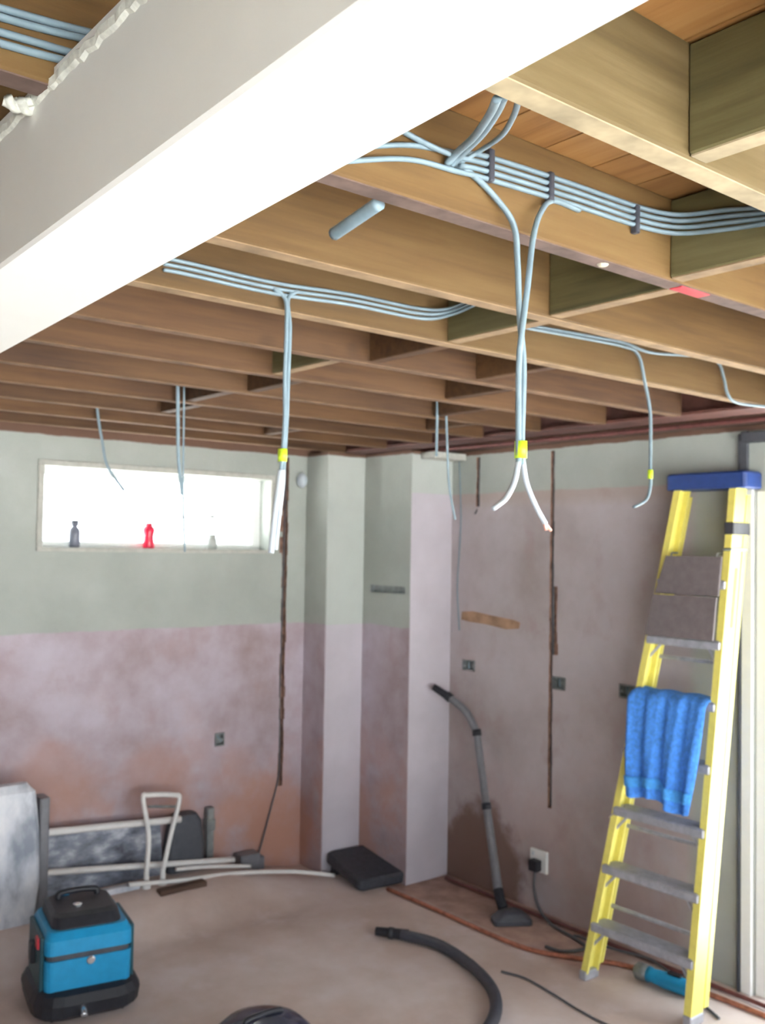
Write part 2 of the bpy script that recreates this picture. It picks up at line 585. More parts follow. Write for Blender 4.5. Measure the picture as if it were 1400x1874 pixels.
# floor and a raised screed kerb along the window wall
bm = B()
box(bm, XL - 0.3, XR + 0.3, YN - 0.3, YB + 0.3, -0.12, 0.0)
floor = tag(mesh_obj('floor', bm, M['floor']), kind='structure')
def kz(x):
    return 0.135 * max(0.0, min(1.0, (3.1 - x) / 0.55))
bm = B()
n, m_ = 40, 30
rows = []
for k in range(n + 1):
    xx = 0.4 + (3.12 - 0.4) * k / n
    row = []
    for j in range(m_ + 1):
        t = j / m_
        tt = min(1.0, t / 0.68)
        row.append(bm.verts.new((xx, 3.98 + 0.619 * t, kz(xx) * tt ** 3 * (10 - 15 * tt + 6 * tt * tt) - 0.0004 + random.uniform(0, 0.003) * tt)))
    rows.append(row)
for k in range(n):
    for j in range(len(rows[0]) - 1):
        j2 = j + 1
        bm.faces.new((rows[k][j], rows[k][j2], rows[k + 1][j2], rows[k + 1][j]))
mesh_obj('screed_ramp', bm, M['floor'], floor, True)
# ground outside
bm = B()
box(bm, -30, 30, -30, 30, -0.40, -0.125)
tag(mesh_obj('ground', bm, M['paving']), kind='structure')

# ceiling: slab, boards across, joists and noggins
bm = B()
box(bm, XL - 0.3, XR + 0.3, YN - 0.3, YB + 0.3, ZTOP - 0.045, ZTOP + 0.3)
ceiling = tag(mesh_obj('ceiling', bm, M['darkwood']), kind='structure')
bw = 0.128
bm = B()
box(bm, -bw / 2 + 0.002, bw / 2 - 0.002, YN - 0.1, YB + 0.1, 0, 0.023)
bd = mesh_obj('floorboard', bm, M['board'], ceiling, loc=(XL + bw / 2, 0, ZT))
k = 1
while XL + bw * (k + 0.5) < XR:
    c = bd.copy()
    COL.objects.link(c)
    c.location = (XL + bw * (k + 0.5), 0, ZT)
    k += 1
JT = 0.042
JY = [0.745 + 0.36 * k for k in range(-6, 11)]
XJ = 3.27
jm = {}
for key, mt in (('new', 'fresh'), ('aged', 'old'), ('green', 'ajoist')):
    bm = B()
    box(bm, XL - 0.05, XJ, 0, JT, ZB, ZT, 0.003, 1)
    jm[key] = mesh_obj('joist', bm, M[mt], ceiling)
used = set()
for y in JY:
    key = 'green' if y < 0.8 else 'new' if y < 2.0 else 'aged'
    o = jm[key] if key not in used else jm[key].copy()
    if key in used:
        COL.objects.link(o)
    used.add(key)
    o.location = (0, y, 0)
    # paper and plaster left on the joist's lower edge where the old ceiling was pulled off
    bm = B()
    box(bm, XL, XJ - 0.004, 0.003, JT - 0.003, ZB - 0.002, ZB + 0.001)
    k = round((y - 0.745) / 0.36)
    mesh_obj('paper_residue', bm, M[{0: 'edge_cream', 1: 'edge_dark', 2: 'edge_tan', 3: 'edge_tan'}.get(k, 'edge_old' if k > 3 else 'edge_cream')], o)
NOG = [(1.125, 0, 'green'), (1.61, 1, 'green'), (1.67, 2, 'green'), (1.69, 3, 'green'), (1.72, 4, 'old'), (1.62, 5, 'green'), (2.15, 4, 'old'),
       (1.75, 6, 'old'), (1.70, 7, 'old'), (2.35, 5, 'old'), (2.62, 6, 'old'), (1.78, 8, 'old'), (2.9, 7, 'old'), (2.5, 9, 'old'), (0.1, 1, 'green'), (0.15, 0, 'green'), (0.12, 2, 'green')]
for nx, k, mt in NOG:          # noggin k spans the bay that ends at joist k (0 = A, 0.745)
    ya, yb = 0.745 + 0.36 * (k - 1) + JT, 0.745 + 0.36 * k
    bm = B()
    box(bm, nx, nx + 0.042, ya + 0.0005, yb - 0.0005, ZB + 0.004, ZT - 0.004, 0.003, 1)
    ng = mesh_obj('noggin', bm, M[mt], ceiling)
    if mt == 'green':
        bm = B()
        box(bm, nx + 0.003, nx + 0.039, ya + 0.003, yb - 0.003, ZB + 0.0015, ZB + 0.005)
        mesh_obj('paper_residue', bm, M['edge_cream'] if k == 0 else M['edge_tan'], ng)
bm = B()
box(bm, 1.66, 1.76, JY[7] + 0.006, JY[7] + 0.035, ZB - 0.0035, ZB - 0.001, 0.001, 1)
mesh_obj('red_mark', bm, M['redsw'], ceiling)
for a_, b_ in ((1.43, 0.016),):
    bm = B()
    lathe(bm, [(0.004, -0.004), (b_ * 0.5, -0.003), (b_ * 0.7, 0.0)], (a_, JY[7] + 0.02, ZB - 0.002), 9)
    mesh_obj('plaster_lump', bm, M['residue'], ceiling)
# dark steel carrying the joist ends, with the wall plate and pipes beside it
bm = B()
box(bm, XJ + 0.002, XJ + 0.16, YN, YB, ZB + 0.002, ZB + 0.014)
box(bm, XJ + 0.074, XJ + 0.086, YN, YB, ZB + 0.014, ZT - 0.014)
box(bm, XJ + 0.002, XJ + 0.16, YN, YB, ZT - 0.014, ZT - 0.001)
mesh_obj('steel_joist_bearer', bm, M['oxide'], ceiling)
bm = B()
box(bm, XR - 0.11, XR, YN, Y2 - 0.002, ZB + 0.005, ZB + 0.09, 0.003, 1)
mesh_obj('wall_plate', bm, M['darkwood'], ceiling)

# plastered beam box: ragged upper-left edge of torn board
def beam_sec(y, zb):
    x0 = 0.398 + 0.0 * y
    x1 = 0.552 + 0.012 * (y - 0.4)
    r = 0.004
    return [Vector((x0, y, ZB + 0.02)), Vector((x0, y, zb + r)), Vector((x0 + r, y, zb)), Vector((x1 - r, y, zb)), Vector((x1, y, zb + r)), Vector((x1, y, ZB + 0.02))]
bm = B()
loft(bm, [beam_sec(y, 2.178 - 0.026 * max(0, min(y, 2.6) - 0.35)) for y in (YN, -0.5, 0.2, 0.35, 0.6, 1.0, 1.4, 1.8, 2.2, 2.6, 3.4, YB)])
beam = tag(mesh_obj('ceiling_beam', bm, M['beam']), kind='structure')
bm = B()
n = 420
secs = []
for k in range(n + 1):
    y = YN + 0.02 + (YB - YN - 0.04) * k / n
    e = random.uniform(0.0, 0.0025)
    h = random.uniform(-0.0028, 0.0028)
    secs.append([Vector((0.399, y, ZB - 0.007 + h)), Vector((0.395 - e, y, ZB - 0.003 + h)), Vector((0.394 - e, y, ZB + 0.006 + h)), Vector((0.399, y, ZB + 0.012 + h))])
loft(bm, secs)
mesh_obj('torn_board_edge', bm, M['torn'], beam)

# window: frame, pane, stay
win = tag(empty('window_1', ((WX0 + WX1) / 2, YB, WZ0)), kind='structure')
def wpart(name, bm, m, parent=win):
    o = mesh_obj(name, bm, m, parent)
    o.matrix_parent_inverse = Matrix.Translation(-win.location)
    return o
bm = B()
fy0, fy1 = YB + 0.10, YB + 0.155
box(bm, WX0, WX1, fy0, fy1, WZ0, WZ0 + 0.03)
box(bm, WX0, WX1, fy0, fy1, WZ1 - 0.035, WZ1)
box(bm, WX0, WX0 + 0.03, fy0, fy1, WZ0 + 0.03, WZ1 - 0.035)
box(bm, WX1 - 0.05, WX1, fy0, fy1, WZ0 + 0.03, WZ1 - 0.035)
wpart('window_frame', bm, M['upvc'])
bm = B()
box(bm, WX0 + 0.03, WX1 - 0.05, fy0 + 0.025, fy0 + 0.031, WZ0 + 0.03, WZ1 - 0.035)
wpart('pane', bm, M['glass'])
bm = B()
fw = 0.028
for (a, b, c, d) in ((WX0 - fw, WX1 + fw, WZ1, WZ1 + fw), (WX0 - fw, WX1 + fw, WZ0 - 0.02, WZ0), (WX0 - fw, WX0, WZ0, WZ1), (WX1, WX1 + fw, WZ0, WZ1)):
    box(bm, a, b, YB - 0.012, YB - 0.0005, c, d, 0.002, 1)
wpart('window_trim', bm, M['card'])
bm = B()
tube(bm, [(2.25, YB + 0.075, 1.93), (2.45, YB + 0.07, 1.945), (2.62, YB + 0.078, 1.952)], 0.004, 6)
box(bm, 2.612, 2.63, YB + 0.075, fy0, 1.945, 1.96)
box(bm, 2.243, 2.257, YB + 0.072, fy0, 1.924, 1.936)
wpart('window_stay', bm, M['palebot'])

# doorway frame on the right
door = tag(empty('door_1', (XR, (DY0 + DY1) / 2, 0)), kind='structure')
def dpart(name, bm, m):
    o = mesh_obj(name, bm, m, door)
    o.matrix_parent_inverse = Matrix.Translation(-door.location)
    return o
bm = B()
box(bm, XR + 0.01, XR + 0.12, DY1 - 0.065, DY1 - 0.001, 0, DZ - 0.001, 0.003, 1)
box(bm, XR + 0.01, XR + 0.12, DY0 + 0.001, DY0 + 0.065, 0, DZ - 0.001, 0.003, 1)
box(bm, XR + 0.01, XR + 0.12, DY0 + 0.065, DY1 - 0.065, DZ - 0.066, DZ - 0.001, 0.003, 1)
dpart('door_frame', bm, M['upvc'])
bm = B()
box(bm, XR - 0.018, XR - 0.0005, DY1 + 0.002, DY1 + 0.05, 0, DZ + 0.06, 0.003, 1)
dpart('architrave', bm, M['upvc'])
bm = B()
box(bm, XR - 0.02, XR - 0.001, DY1 + 0.052, DY1 + 0.066, 0, 2.3, 0.002, 1)
dpart('cover_strip', bm, M['gasket'])
for a, b in ((DY0 + 0.066, DY1 - 0.066),):
    bm = B()
    box(bm, XR + 0.055, XR + 0.063, a, b, 0.005, DZ - 0.068)
    dpart('pane', bm, M['glass'])
# near window
w2 = tag(empty('window_2', ((NX0 + NX1) / 2, YN, NZ0)), kind='structure')
bm = B()
e = 0.001
for (a, b, c, d) in ((NX0 + e, NX1 - e, NZ0 + e, NZ0 + 0.06), (NX0 + e, NX1 - e, NZ1 - 0.06, NZ1 - e), (NX0 + e, NX0 + 0.06, NZ0 + 0.06, NZ1 - 0.06), (NX1 - 0.06, NX1 - e, NZ0 + 0.06, NZ1 - 0.06), (0.87, 0.93, NZ0 + 0.06, NZ1 - 0.06)):
    box(bm, a, b, YN - 0.13, YN - 0.07, c, d, 0.003, 1)
o = mesh_obj('window_frame', bm, M['upvc'], w2)
o.matrix_parent_inverse = Matrix.Translation(-w2.location)
for a, b in ((NX0 + 0.06, 0.87), (0.93, NX1 - 0.06)):
    bm = B()
    box(bm, a, b, YN - 0.103, YN - 0.097, NZ0 + 0.06, NZ1 - 0.06)
    o = mesh_obj('pane', bm, M['glass'], w2)
    o.matrix_parent_inverse = Matrix.Translation(-w2.location)

# ------------------------------------------------------------------ things


def thing(name, label, cat, loc, rz=0, group=None):
    return tag(empty(name, loc, rz), label, cat, group)


def part(name, bm, m, root, smooth=False, parent=None):
    """bm in world coordinates, parented to a thing whose origin is elsewhere"""
    o = mesh_obj(name, bm, m, parent or root, smooth)
    if parent is None:
        o.matrix_parent_inverse = (Matrix.Translation(root.location) @ root.rotation_euler.to_matrix().to_4x4()).inverted()
    return o


# ---- stepladder, folded and leaning on the right wall
LB = Vector((3.335, 2.415, 0.0))
SP, LH, LN, LL = 0.241, 2.10, 0.152, -0.056
def lp(z, side, dn=0.0, off=0.0):
    """point on the ladder front plane: side -1 left (far), +1 right (near); dn behind the plane"""
    wd = 0.53 + (0.295 - 0.53) * z / 2.05
    return Vector((LB.x + LN * z + dn, LB.y - side * (wd / 2 + off) + LL * z, z))
lad = thing('stepladder', 'yellow stepladder with blue top cap leaning folded against the right wall', 'ladder', LB)
def rail(side, dn0, dn1, zt, th, name, z0=0.03):
    bm = B()
    s0, s1 = [], []
    for z, s in ((z0, s0), (zt, s1)):
        a = lp(z, side, dn0, -th)
        b = lp(z, side, dn0, 0.0)
        c = lp(z, side, dn1, 0.0)
        d = lp(z, side, dn1, -th)
        e = lp(z, side, dn1 - 0.012, -th)
        f = lp(z, side, dn1 - 0.012, -0.008)
        g = lp(z, side, dn0 + 0.012, -0.008)
        h = lp(z, side, dn0 + 0.012, -th)
        s.extend([a, b, c, d, e, f, g, h])
    loft(bm, [s0, s1])
    return part(name, bm, M['ywl'], lad)
for sd in (-1, 1):
    rl = rail(sd, -0.045, 0.035, LH, 0.032, 'front_rail')
    rr = rail(sd, 0.042, 0.072, LH - 0.06, 0.022, 'rear_rail', 0.05)
    bm = B()
    c = lp(0.0, sd)
    yy = c.y + sd * 0.015
    box(bm, c.x - 0.045, c.x + 0.045, yy - 0.019, yy + 0.019, 0.001, 0.04, 0.006, 2)
    part('foot', bm, M['alu'], lad)
for k in range(1, 8):
    z = SP * k
    a, b = lp(z, -1, -0.04, -0.008), lp(z, 1, -0.04, -0.008)
    bm = B()
    box(bm, a.x - 0.018, a.x + 0.08, b.y, a.y, z - 0.034, z, 0.004, 1)
    for q in range(5):
        box(bm, a.x - 0.010 + q * 0.018, a.x - 0.002 + q * 0.018, b.y + 0.01, a.y - 0.01, z - 0.001, z + 0.003)
    st = part('step', bm, M['alu'], lad)
    if k in (1, 2, 3, 6):
        for sd in (-1, 1):
            bm = B()
            p0 = lp(z - 0.028, sd, -0.03, -0.075)
            p1 = lp(z - 0.11, sd, -0.03, -0.012)
            tube(bm, [p0, p1], 0.006, 6, smooth_n=0)
            part('brace', bm, M['alu'], lad, False, st)
for k in (1, 2.4, 3.6, 5.4):
    z = SP * k + 0.05
    a, b = lp(z, -1, 0.057, -0.01), lp(z, 1, 0.057, -0.01)
    bm = B()
    tube(bm, [a, b], 0.009, 6, smooth_n=0)
    part('rear_rung', bm, M['alu'], lad)
# steel spreader straps on the far rail, dark straps on the near rail
for z in (0.98, 0.70):
    bm = B()
    a = lp(z - 0.03, -1, -0.037, 0.012)
    b = lp(z + 0.03, -1, -0.036, -0.05)
    tube(bm, [a, (a + b) / 2 + Vector((-0.01, 0, 0)), b], 0.008, 6, 0.5)
    part('spreader_strap', bm, M['chrome'], lad)
for z, h, mt in ((1.90, 0.05, 'rubber'), (1.815, 0.012, 'galv')):
    c = lp(z, 1)
    bm = B()
    box(bm, c.x - 0.05, c.x + 0.076, c.y - 0.006, c.y + 0.036, z - h / 2, z + h / 2, 0.003, 1)
    part('rail_strap', bm, M[mt], lad)
c = lp(1.60, 1)
bm = B()
s0 = []
for z in (1.50, 1.74):
    s0.append(lp(z, 1, -0.002, 0.0012))
    s0.append(lp(z, 1, 0.016, 0.0012))
q = [s0[0], s0[1], s0[3], s0[2]]
loft(bm, [q, [p + Vector((0, 0.001, 0)) for p in q]])
part('rail_sticker', bm, plain('olive_sticker', (0.30, 0.27, 0.03), 0.5), lad)
# blue top cap with rounded tray edge
bm = B()
ct = lp(LH, 0)
wt = 0.38
secs = []
for z, ww, dd in ((LH - 0.035, wt - 0.01, 0.125), (LH - 0.03, wt, 0.135), (LH + 0.028, wt, 0.135), (LH + 0.036, wt - 0.014, 0.121)):
    secs.append(rrect(dd, ww, 0.02, z, 5, ct.x + 0.012, ct.y))
loft(bm, secs)
tc = part('top_cap', bm, M['blue_pl'], lad)
bm = B()
loft(bm, [rrect(0.07, 0.2, 0.015, LH + 0.0362, 5, ct.x + 0.012, ct.y), rrect(0.07, 0.2, 0.015, LH + 0.039, 5, ct.x + 0.012, ct.y)])
part('cap_tray', bm, M['gasket'], lad, False, tc)

# ---- dark folded panel hung on the ladder between two steps
pan = thing('folded_panel', 'dark grey folded panel hanging between upper steps of the yellow ladder', 'panel', lp(1.5, 0, -0.05))
for za, zb, kk in ((1.625, 1.785, 0.0), (1.45, 1.622, 0.012)):
    bm = B()
    p = [lp(za, -1, -0.066 - kk, -0.022), lp(za, 1, -0.066 - kk, -0.022), lp(zb, 1, -0.066 - kk, -0.022), lp(zb, -1, -0.066 - kk, -0.022 - (0.02 if kk == 0 else 0))]
    loft(bm, [p, [v + Vector((-0.008, 0, 0)) for v in p]])
    part('panel_leaf', bm, M['greytray'], pan)
for sd in (-0.8, 0.8):
    bm = B()
    c = lp(1.785, sd, -0.05, -0.03)
    tube(bm, [c + Vector((0, 0, -0.02)), c + Vector((-0.002, 0, 0.01)), c + Vector((0.04, 0, 0.012))], 0.004, 6)
    part('hook', bm, M['galv'], pan)

# ---- blue towel over the fifth step
tw = thing('towel', 'bright blue towel draped over a middle step of the yellow ladder', 'towel', lp(SP * 5, 0, -0.05))
zs = SP * 5
nU, nV = 44, 36
def tow(u, v):
    yl, yr = lp(zs, -1).y + 0.012, lp(zs, 1).y
    drop = max(0.0, v - 0.2) / 0.8
    ya = yl - 0.005 - 0.05 * drop
    yb = yr + 0.028 + 0.02 * drop
    y = ya + (yb - ya) * u
    fold = 0.013 * math.sin(u * 21 + 1.3 * math.sin(3 * v)) * (0.35 + drop) + 0.003 * math.sin(u * 47 + v * 3)
    if v < 0.2:
        t = v / 0.2
        x = lp(zs, 0).x + 0.045 - 0.128 * t - fold * t * 0.6
        z = zs + 0.010 + 0.012 * math.sin(math.pi * t) + 0.003 * math.sin(u * 19) - (0.012 if t > 0.9 else 0)
    else:
        ln = 0.40 + 0.035 * u + 0.012 * math.sin(u * 9 + 1)
        x = lp(zs, 0).x - 0.083 - fold - (0.006 + 0.165 * ln) * drop
        z = zs - ln * drop
    edge = min(u, 1 - u)
    if edge < 0.06:
        z -= 0.012 * (1 - edge / 0.06) * (1 - drop)
    return Vector((x, y, z))
def sheet(v0, v1, nv, dx, th):
    bm = B()
    g = [[bm.verts.new(tow(i / nU, v0 + (v1 - v0) * j / nv) + Vector((dx, 0, 0))) for i in range(nU + 1)] for j in range(nv + 1)]
    for j in range(nv):
        for i in range(nU):
            bm.faces.new((g[j][i], g[j][i + 1], g[j + 1][i + 1], g[j + 1][i]))
    bmesh.ops.recalc_face_normals(bm, faces=bm.faces)
    bmesh.ops.solidify(bm, geom=list(bm.faces), thickness=th)
    return bm
part('towel_cloth', sheet(0, 1, nV, 0, 0.004), M['towel'], tw, True)
part('hem_band', sheet(0.84, 0.92, 4, -0.0055, 0.002), plain('pale_blue_hem', (0.07, 0.33, 0.80), 0.95, var=0.2, scale=60), tw, True)

# ---- teal vacuum
VC, VR = Vector((1.565, 3.765, 0)), math.radians(-11)
vac = thing('vacuum_cleaner', 'boxy teal and black vacuum cleaner standing on the floor at left', 'vacuum', VC, VR)
def vp(name, bm, m, smooth=False, parent=None):
    return mesh_obj(name, bm, m, parent or vac, smooth)
bm = B()
loft(bm, [rrect(0.36, 0.36, 0.08, 0.012), rrect(0.40, 0.41, 0.10, 0.03), rrect(0.415, 0.425, 0.11, 0.075), rrect(0.385, 0.39, 0.10, 0.105), rrect(0.35, 0.34, 0.08, 0.116)])
vp('base_skirt', bm, M['black'])
bm = B()
loft(bm, [rrect(0.322, 0.325, 0.03, 0.114), rrect(0.326, 0.328, 0.03, 0.226)])
vp('tank', bm, M['teal'])
bm = B()
loft(bm, [rrect(0.312, 0.314, 0.03, 0.224), rrect(0.312, 0.314, 0.03, 0.250)])
vp('seam_band', bm, M['gasket'])
bm = B()
loft(bm, [rrect(0.328, 0.33, 0.03, 0.248), rrect(0.326, 0.328, 0.03, 0.30), rrect(0.30, 0.30, 0.04, 0.326, cy=0.008)])
vp('motor_head', bm, M['teal'])
bm = B()
loft(bm, [rrect(0.262, 0.29, 0.04, 0.30, cy=0.02), rrect(0.262, 0.29, 0.04, 0.332, cy=0.02), rrect(0.25, 0.26, 0.04, 0.362, cy=0.03), rrect(0.22, 0.22, 0.04, 0.372, cy=0.035)])
lid_ = vp('lid', bm, M['black'])
bm = B()
tube(bm, [(-0.075, 0.09, 0.368), (-0.07, 0.09, 0.392), (0, 0.09, 0.398), (0.07, 0.09, 0.392), (0.075, 0.09, 0.368)], 0.012, 8)
vp('handle', bm, M['black'], True, lid_)
for sx in (-1, 1):
    bm = B()
    box(bm, sx * 0.168 - 0.009, sx * 0.168 + 0.009, -0.13, 0.13, 0.10, 0.31, 0.007, 2)
    sp_ = vp('side_panel', bm, M['tealdark'])
    bm = B()
    box(bm, sx * 0.184 - 0.01, sx * 0.184 + 0.01, -0.03, 0.03, 0.18, 0.255, 0.005, 2)
    vp('clamp', bm, M['black'], False, sp_)
bm = B()
box(bm, -0.186, -0.174, -0.115, -0.07, 0.262, 0.305, 0.004, 2)
tag(vp('switch', bm, M['redsw']), 'red switch')
bm = B()
lathe(bm, [(0.013, -0.004), (0.016, 0.0), (0.012, 0.003)], (0, 0, 0), 16)
bmesh.ops.transform(bm, matrix=Matrix.Translation((0.005, -0.1655, 0.212)) @ Matrix.Rotation(math.radians(90), 4, 'X'), verts=bm.verts)
vp('badge', bm, M['chrome'])
bm = B()
lathe(bm, [(0.018, 0.0), (0.018, 0.006), (0.011, 0.009)], (-0.02, -0.01, 0.372), 16)
vp('lid_badge', bm, M['chrome'], False, lid_)
bm = B()
box(bm, -0.075, -0.03, 0.11, 0.135, 0.374, 0.381, 0.002, 1)
vp('lid_latch', bm, M['teal'], False, lid_)
for sx, sy in ((-0.13, -0.15), (0.13, -0.15), (-0.13, 0.15), (0.13, 0.15)):
    bm = B()
    lathe(bm, [(0.016, -0.008), (0.02, -0.004), (0.02, 0.004), (0.016, 0.008)], (0, 0, 0), 14)
    bmesh.ops.transform(bm, matrix=Matrix.Translation((sx, sy, 0.0205)) @ Matrix.Rotation(math.radians(90), 4, 'Y'), verts=bm.verts)
    vp('caster', bm, M['rubber'])
bm = B()
tube(bm, [(-0.03, -0.205, 0.06), (-0.03, -0.225, 0.056), (-0.032, -0.245, 0.046)], 0.012, 10)
vp('drain_plug', bm, M['chrome'], True)

# ---- dark dome at the lower edge: the lid of a second round canister
dc = at(482, 1858, 2, 0.262)
dome = thing('dust_canister', 'round dark dust canister with domed lid, cut off by the lower frame edge', 'canister', (dc.x, dc.y, 0))
bm = B()
lathe(bm, [(0.15, 0.0), (0.165, 0.01), (0.172, 0.15), (0.175, 0.165)], (0, 0, 0), 32)
mesh_obj('drum', bm, M['black'], dome, True)
bm = B()
lathe(bm, [(0.18, 0.165), (0.182, 0.178), (0.165, 0.205), (0.13, 0.236), (0.08, 0.256), (0.03, 0.262)], (0, 0, 0), 32)
mesh_obj('domed_lid', bm, plain('glossy_blue_black', (0.03, 0.032, 0.06), 0.18, var=0.1), dome, True)
bm = B()
tube(bm, [(-0.07, 0, 0.252), (-0.06, 0, 0.262), (0, 0, 0.266), (0.06, 0, 0.262), (0.07, 0, 0.252)], 0.010, 8)
mesh_obj('carry_handle', bm, M['black'], dome, True)
for k in range(3):
    bm = B()
    box(bm, 0.172, 0.188, -0.018, 0.018, 0.13, 0.185, 0.003, 1, M=Matrix.Rotation(k * 2.09 + 0.4, 4, 'Z'))
    mesh_obj('lid_clip', bm, M['galv'], dome)

# ---- loose hose on the floor
hz = 0.026
hp = [at(688, 1704, 2, hz), at(735, 1710, 2, hz), at(800, 1728, 2, hz), at(855, 1762, 2, hz), at(895, 1802, 2, hz), at(908, 1840, 2, hz), at(895, 1880, 2, hz), at(850, 1930, 2, hz), at(780, 1975, 2, hz)]
hose = thing('vacuum_hose', 'dark ribbed vacuum hose curving across the floor to the lower edge', 'hose', (hp[3].x, hp[3].y, 0))
bm = B()
tube(bm, hp[1:], 0.024, 12, 1.0, 22, rib=0.05)
part('hose_tube', bm, M['hose'], hose, True)
bm = B()
tube(bm, [hp[0], hp[0].lerp(hp[1], 0.55), hp[1] + (hp[1] - hp[0]) * 0.25], [0.019, 0.025], 14)
part('cuff', bm, M['black'], hose, True)
bm = B()
q = hp[0].lerp(hp[1], 0.5)
tube(bm, [q, q + (hp[1] - hp[0]) * 0.18], 0.0255, 14, smooth_n=0)
part('collar', bm, M['rubber'], hose, True)

# ---- vacuum wand leaning on the right wall
wp = [Vector((3.575, 3.93, 1.05)), Vector((3.625, 3.86, 1.0)), Vector((3.655, 3.755, 0.93)), Vector((3.672, 3.69, 0.83)), Vector((3.655, 3.635, 0.65)), Vector((3.62, 3.56, 0.48)), Vector((3.575, 3.46, 0.25)), Vector((3.545, 3.40, 0.12))]
wand = thing('vacuum_wand', 'bent grey vacuum wand with floor head leaning against the right wall', 'vacuum wand', (3.50, 3.30, 0))
bm = B()
tube(bm, wp[1:4], 0.020, 12)
part('bent_handle', bm, M['wand'], wand, True)
bm = B()
tube(bm, [wp[0], wp[0].lerp(wp[1], 0.5), wp[1]], [0.017, 0.022], 12)
part('handle_cuff', bm, M['black'], wand, True)
bm = B()
tube(bm, wp[3:6], [0.019, 0.020], 12)
part('upper_tube', bm, M['wand'], wand, True)
bm = B()
tube(bm, wp[5:8], [0.021, 0.024], 12)
part('lower_tube', bm, M['wand'], wand, True)
for q, t in ((wp[1], wp[2]), (wp[3], wp[4]), (wp[5], wp[6])):
    d = (t - q).normalized() * 0.016
    bm = B()
    tube(bm, [q - d, q + d], 0.0245, 12, smooth_n=0)
    part('joint_collar', bm, M['black'], wand, True)
bm = B()
tube(bm, [wp[7], wp[7] + Vector((-0.012, -0.025, -0.035)), Vector((3.525, 3.345, 0.05))], 0.025, 12)
part('swivel_neck', bm, M['black'], wand, True)
bm = B()
Mh = Matrix.Translation((3.515, 3.28, 0)) @ Matrix.Rotation(math.radians(-32), 4, 'Z')
loft(bm, [[Mh @ p for p in rrect(0.19, 0.10, 0.02, 0.002)], [Mh @ p for p in rrect(0.19, 0.10, 0.02, 0.022)], [Mh @ p for p in rrect(0.12, 0.08, 0.02, 0.05, cy=0.005)], [Mh @ p for p in rrect(0.06, 0.05, 0.015, 0.062, cy=0.01)]])
part('floor_head', bm, M['hose'], wand)

# ---- black tray in the corner
trc = Vector((3.40, 4.195, 0))
tray = thing('plastic_tray', 'black plastic slab lying tilted on the floor in the stepped corner', 'tray', trc, math.radians(-6))
Mt = Matrix.Rotation(math.radians(9), 4, 'X')
bm = B()
loft(bm, [[Mt @ p for p in rrect(0.40, 0.34, 0.03, 0.03)], [Mt @ p for p in rrect(0.43, 0.37, 0.04, 0.045)], [Mt @ p for p in rrect(0.43, 0.37, 0.04, 0.085)], [Mt @ p for p in rrect(0.41, 0.35, 0.04, 0.095)]])
mesh_obj('slab', bm, M['slate'], tray)
for sx, sy, h in ((-0.16, -0.14, 0.03), (0.16, -0.14, 0.03), (-0.16, 0.14, 0.055), (0.16, 0.14, 0.055)):
    bm = B()
    box(bm, sx - 0.02, sx + 0.02, sy - 0.02, sy + 0.02, 0.0005, h)
    mesh_obj('foot', bm, M['black'], tray)

# ---- stuff stacked against the window wall
ly = 4.5
def tag1(name, bm, m, label, cat, smooth=False, group=None):
    return tag(mesh_obj(name, bm, m, None, smooth), label, cat, group)
bm = B()
tube(bm, [at(-60, 1539, 1, 4.49), at(140, 1518, 1, 4.49), at(330, 1499, 1, 4.49)], 0.017, 10)
tag1('plastic_pipe', bm, M['whitepipe'], 'thick white pipe slanting along the top of the mottled board', 'pipe', True)
bm = B()
tube(bm, [at(-60, 1609, 1, 4.47), at(180, 1590, 1, 4.47), at(428, 1573, 1, 4.47)], 0.015, 10)
tag1('plastic_pipe', bm, M['whitepipe'], 'long white pipe lying along the foot of the mottled board', 'pipe', True)
bm = B()
tube(bm, [at(322, 1591, 1, 4.43), at(380, 1586, 1, 4.43), at(458, 1585, 1, 4.43)], 0.010, 10)
tag1('plastic_pipe', bm, M['whitepipe'], 'short thin white pipe offcut lying right of the tubular frame', 'pipe', True)
bm = B()
p3 = [at(236, 1619, 2, 0.075), at(330, 1611, 2, 0.075), at(430, 1600, 2, 0.07), at(520, 1595, 2, 0.03), at(565, 1596, 2, 0.016), at(612, 1602, 2, 0.012)]
p3 = [at(236, 1619, 1, 4.36), at(330, 1611, 1, 4.36), at(430, 1600, 1, 4.36), at(520, 1595, 1, 4.36), at(565, 1597, 1, 4.34), at(612, 1602, 2, 0.014)]
p3 = [Vector((p.x, p.y, max(p.z, kz(p.x) * 0.95 + 0.012))) for p in p3]
tube(bm, p3, 0.011, 10)
tag1('plastic_pipe', bm, M['whitepipe'], 'white pipe curving over the floor to the black slab', 'pipe', True)
# mottled board leaning on the wall
bm = B()
a, b = 1.50, 2.30
loft(bm, [[Vector((a, 4.53, 0.135)), Vector((b, 4.53, 0.135)), Vector((b, 4.575, 0.40)), Vector((a, 4.575, 0.465))],
          [Vector((a, 4.555, 0.135)), Vector((b, 4.555, 0.135)), Vector((b, 4.595, 0.40)), Vector((a, 4.595, 0.465))]])
tag1('board_offcut', bm, M['mottle'], 'mottled grey board leaning low against the window wall', 'board')
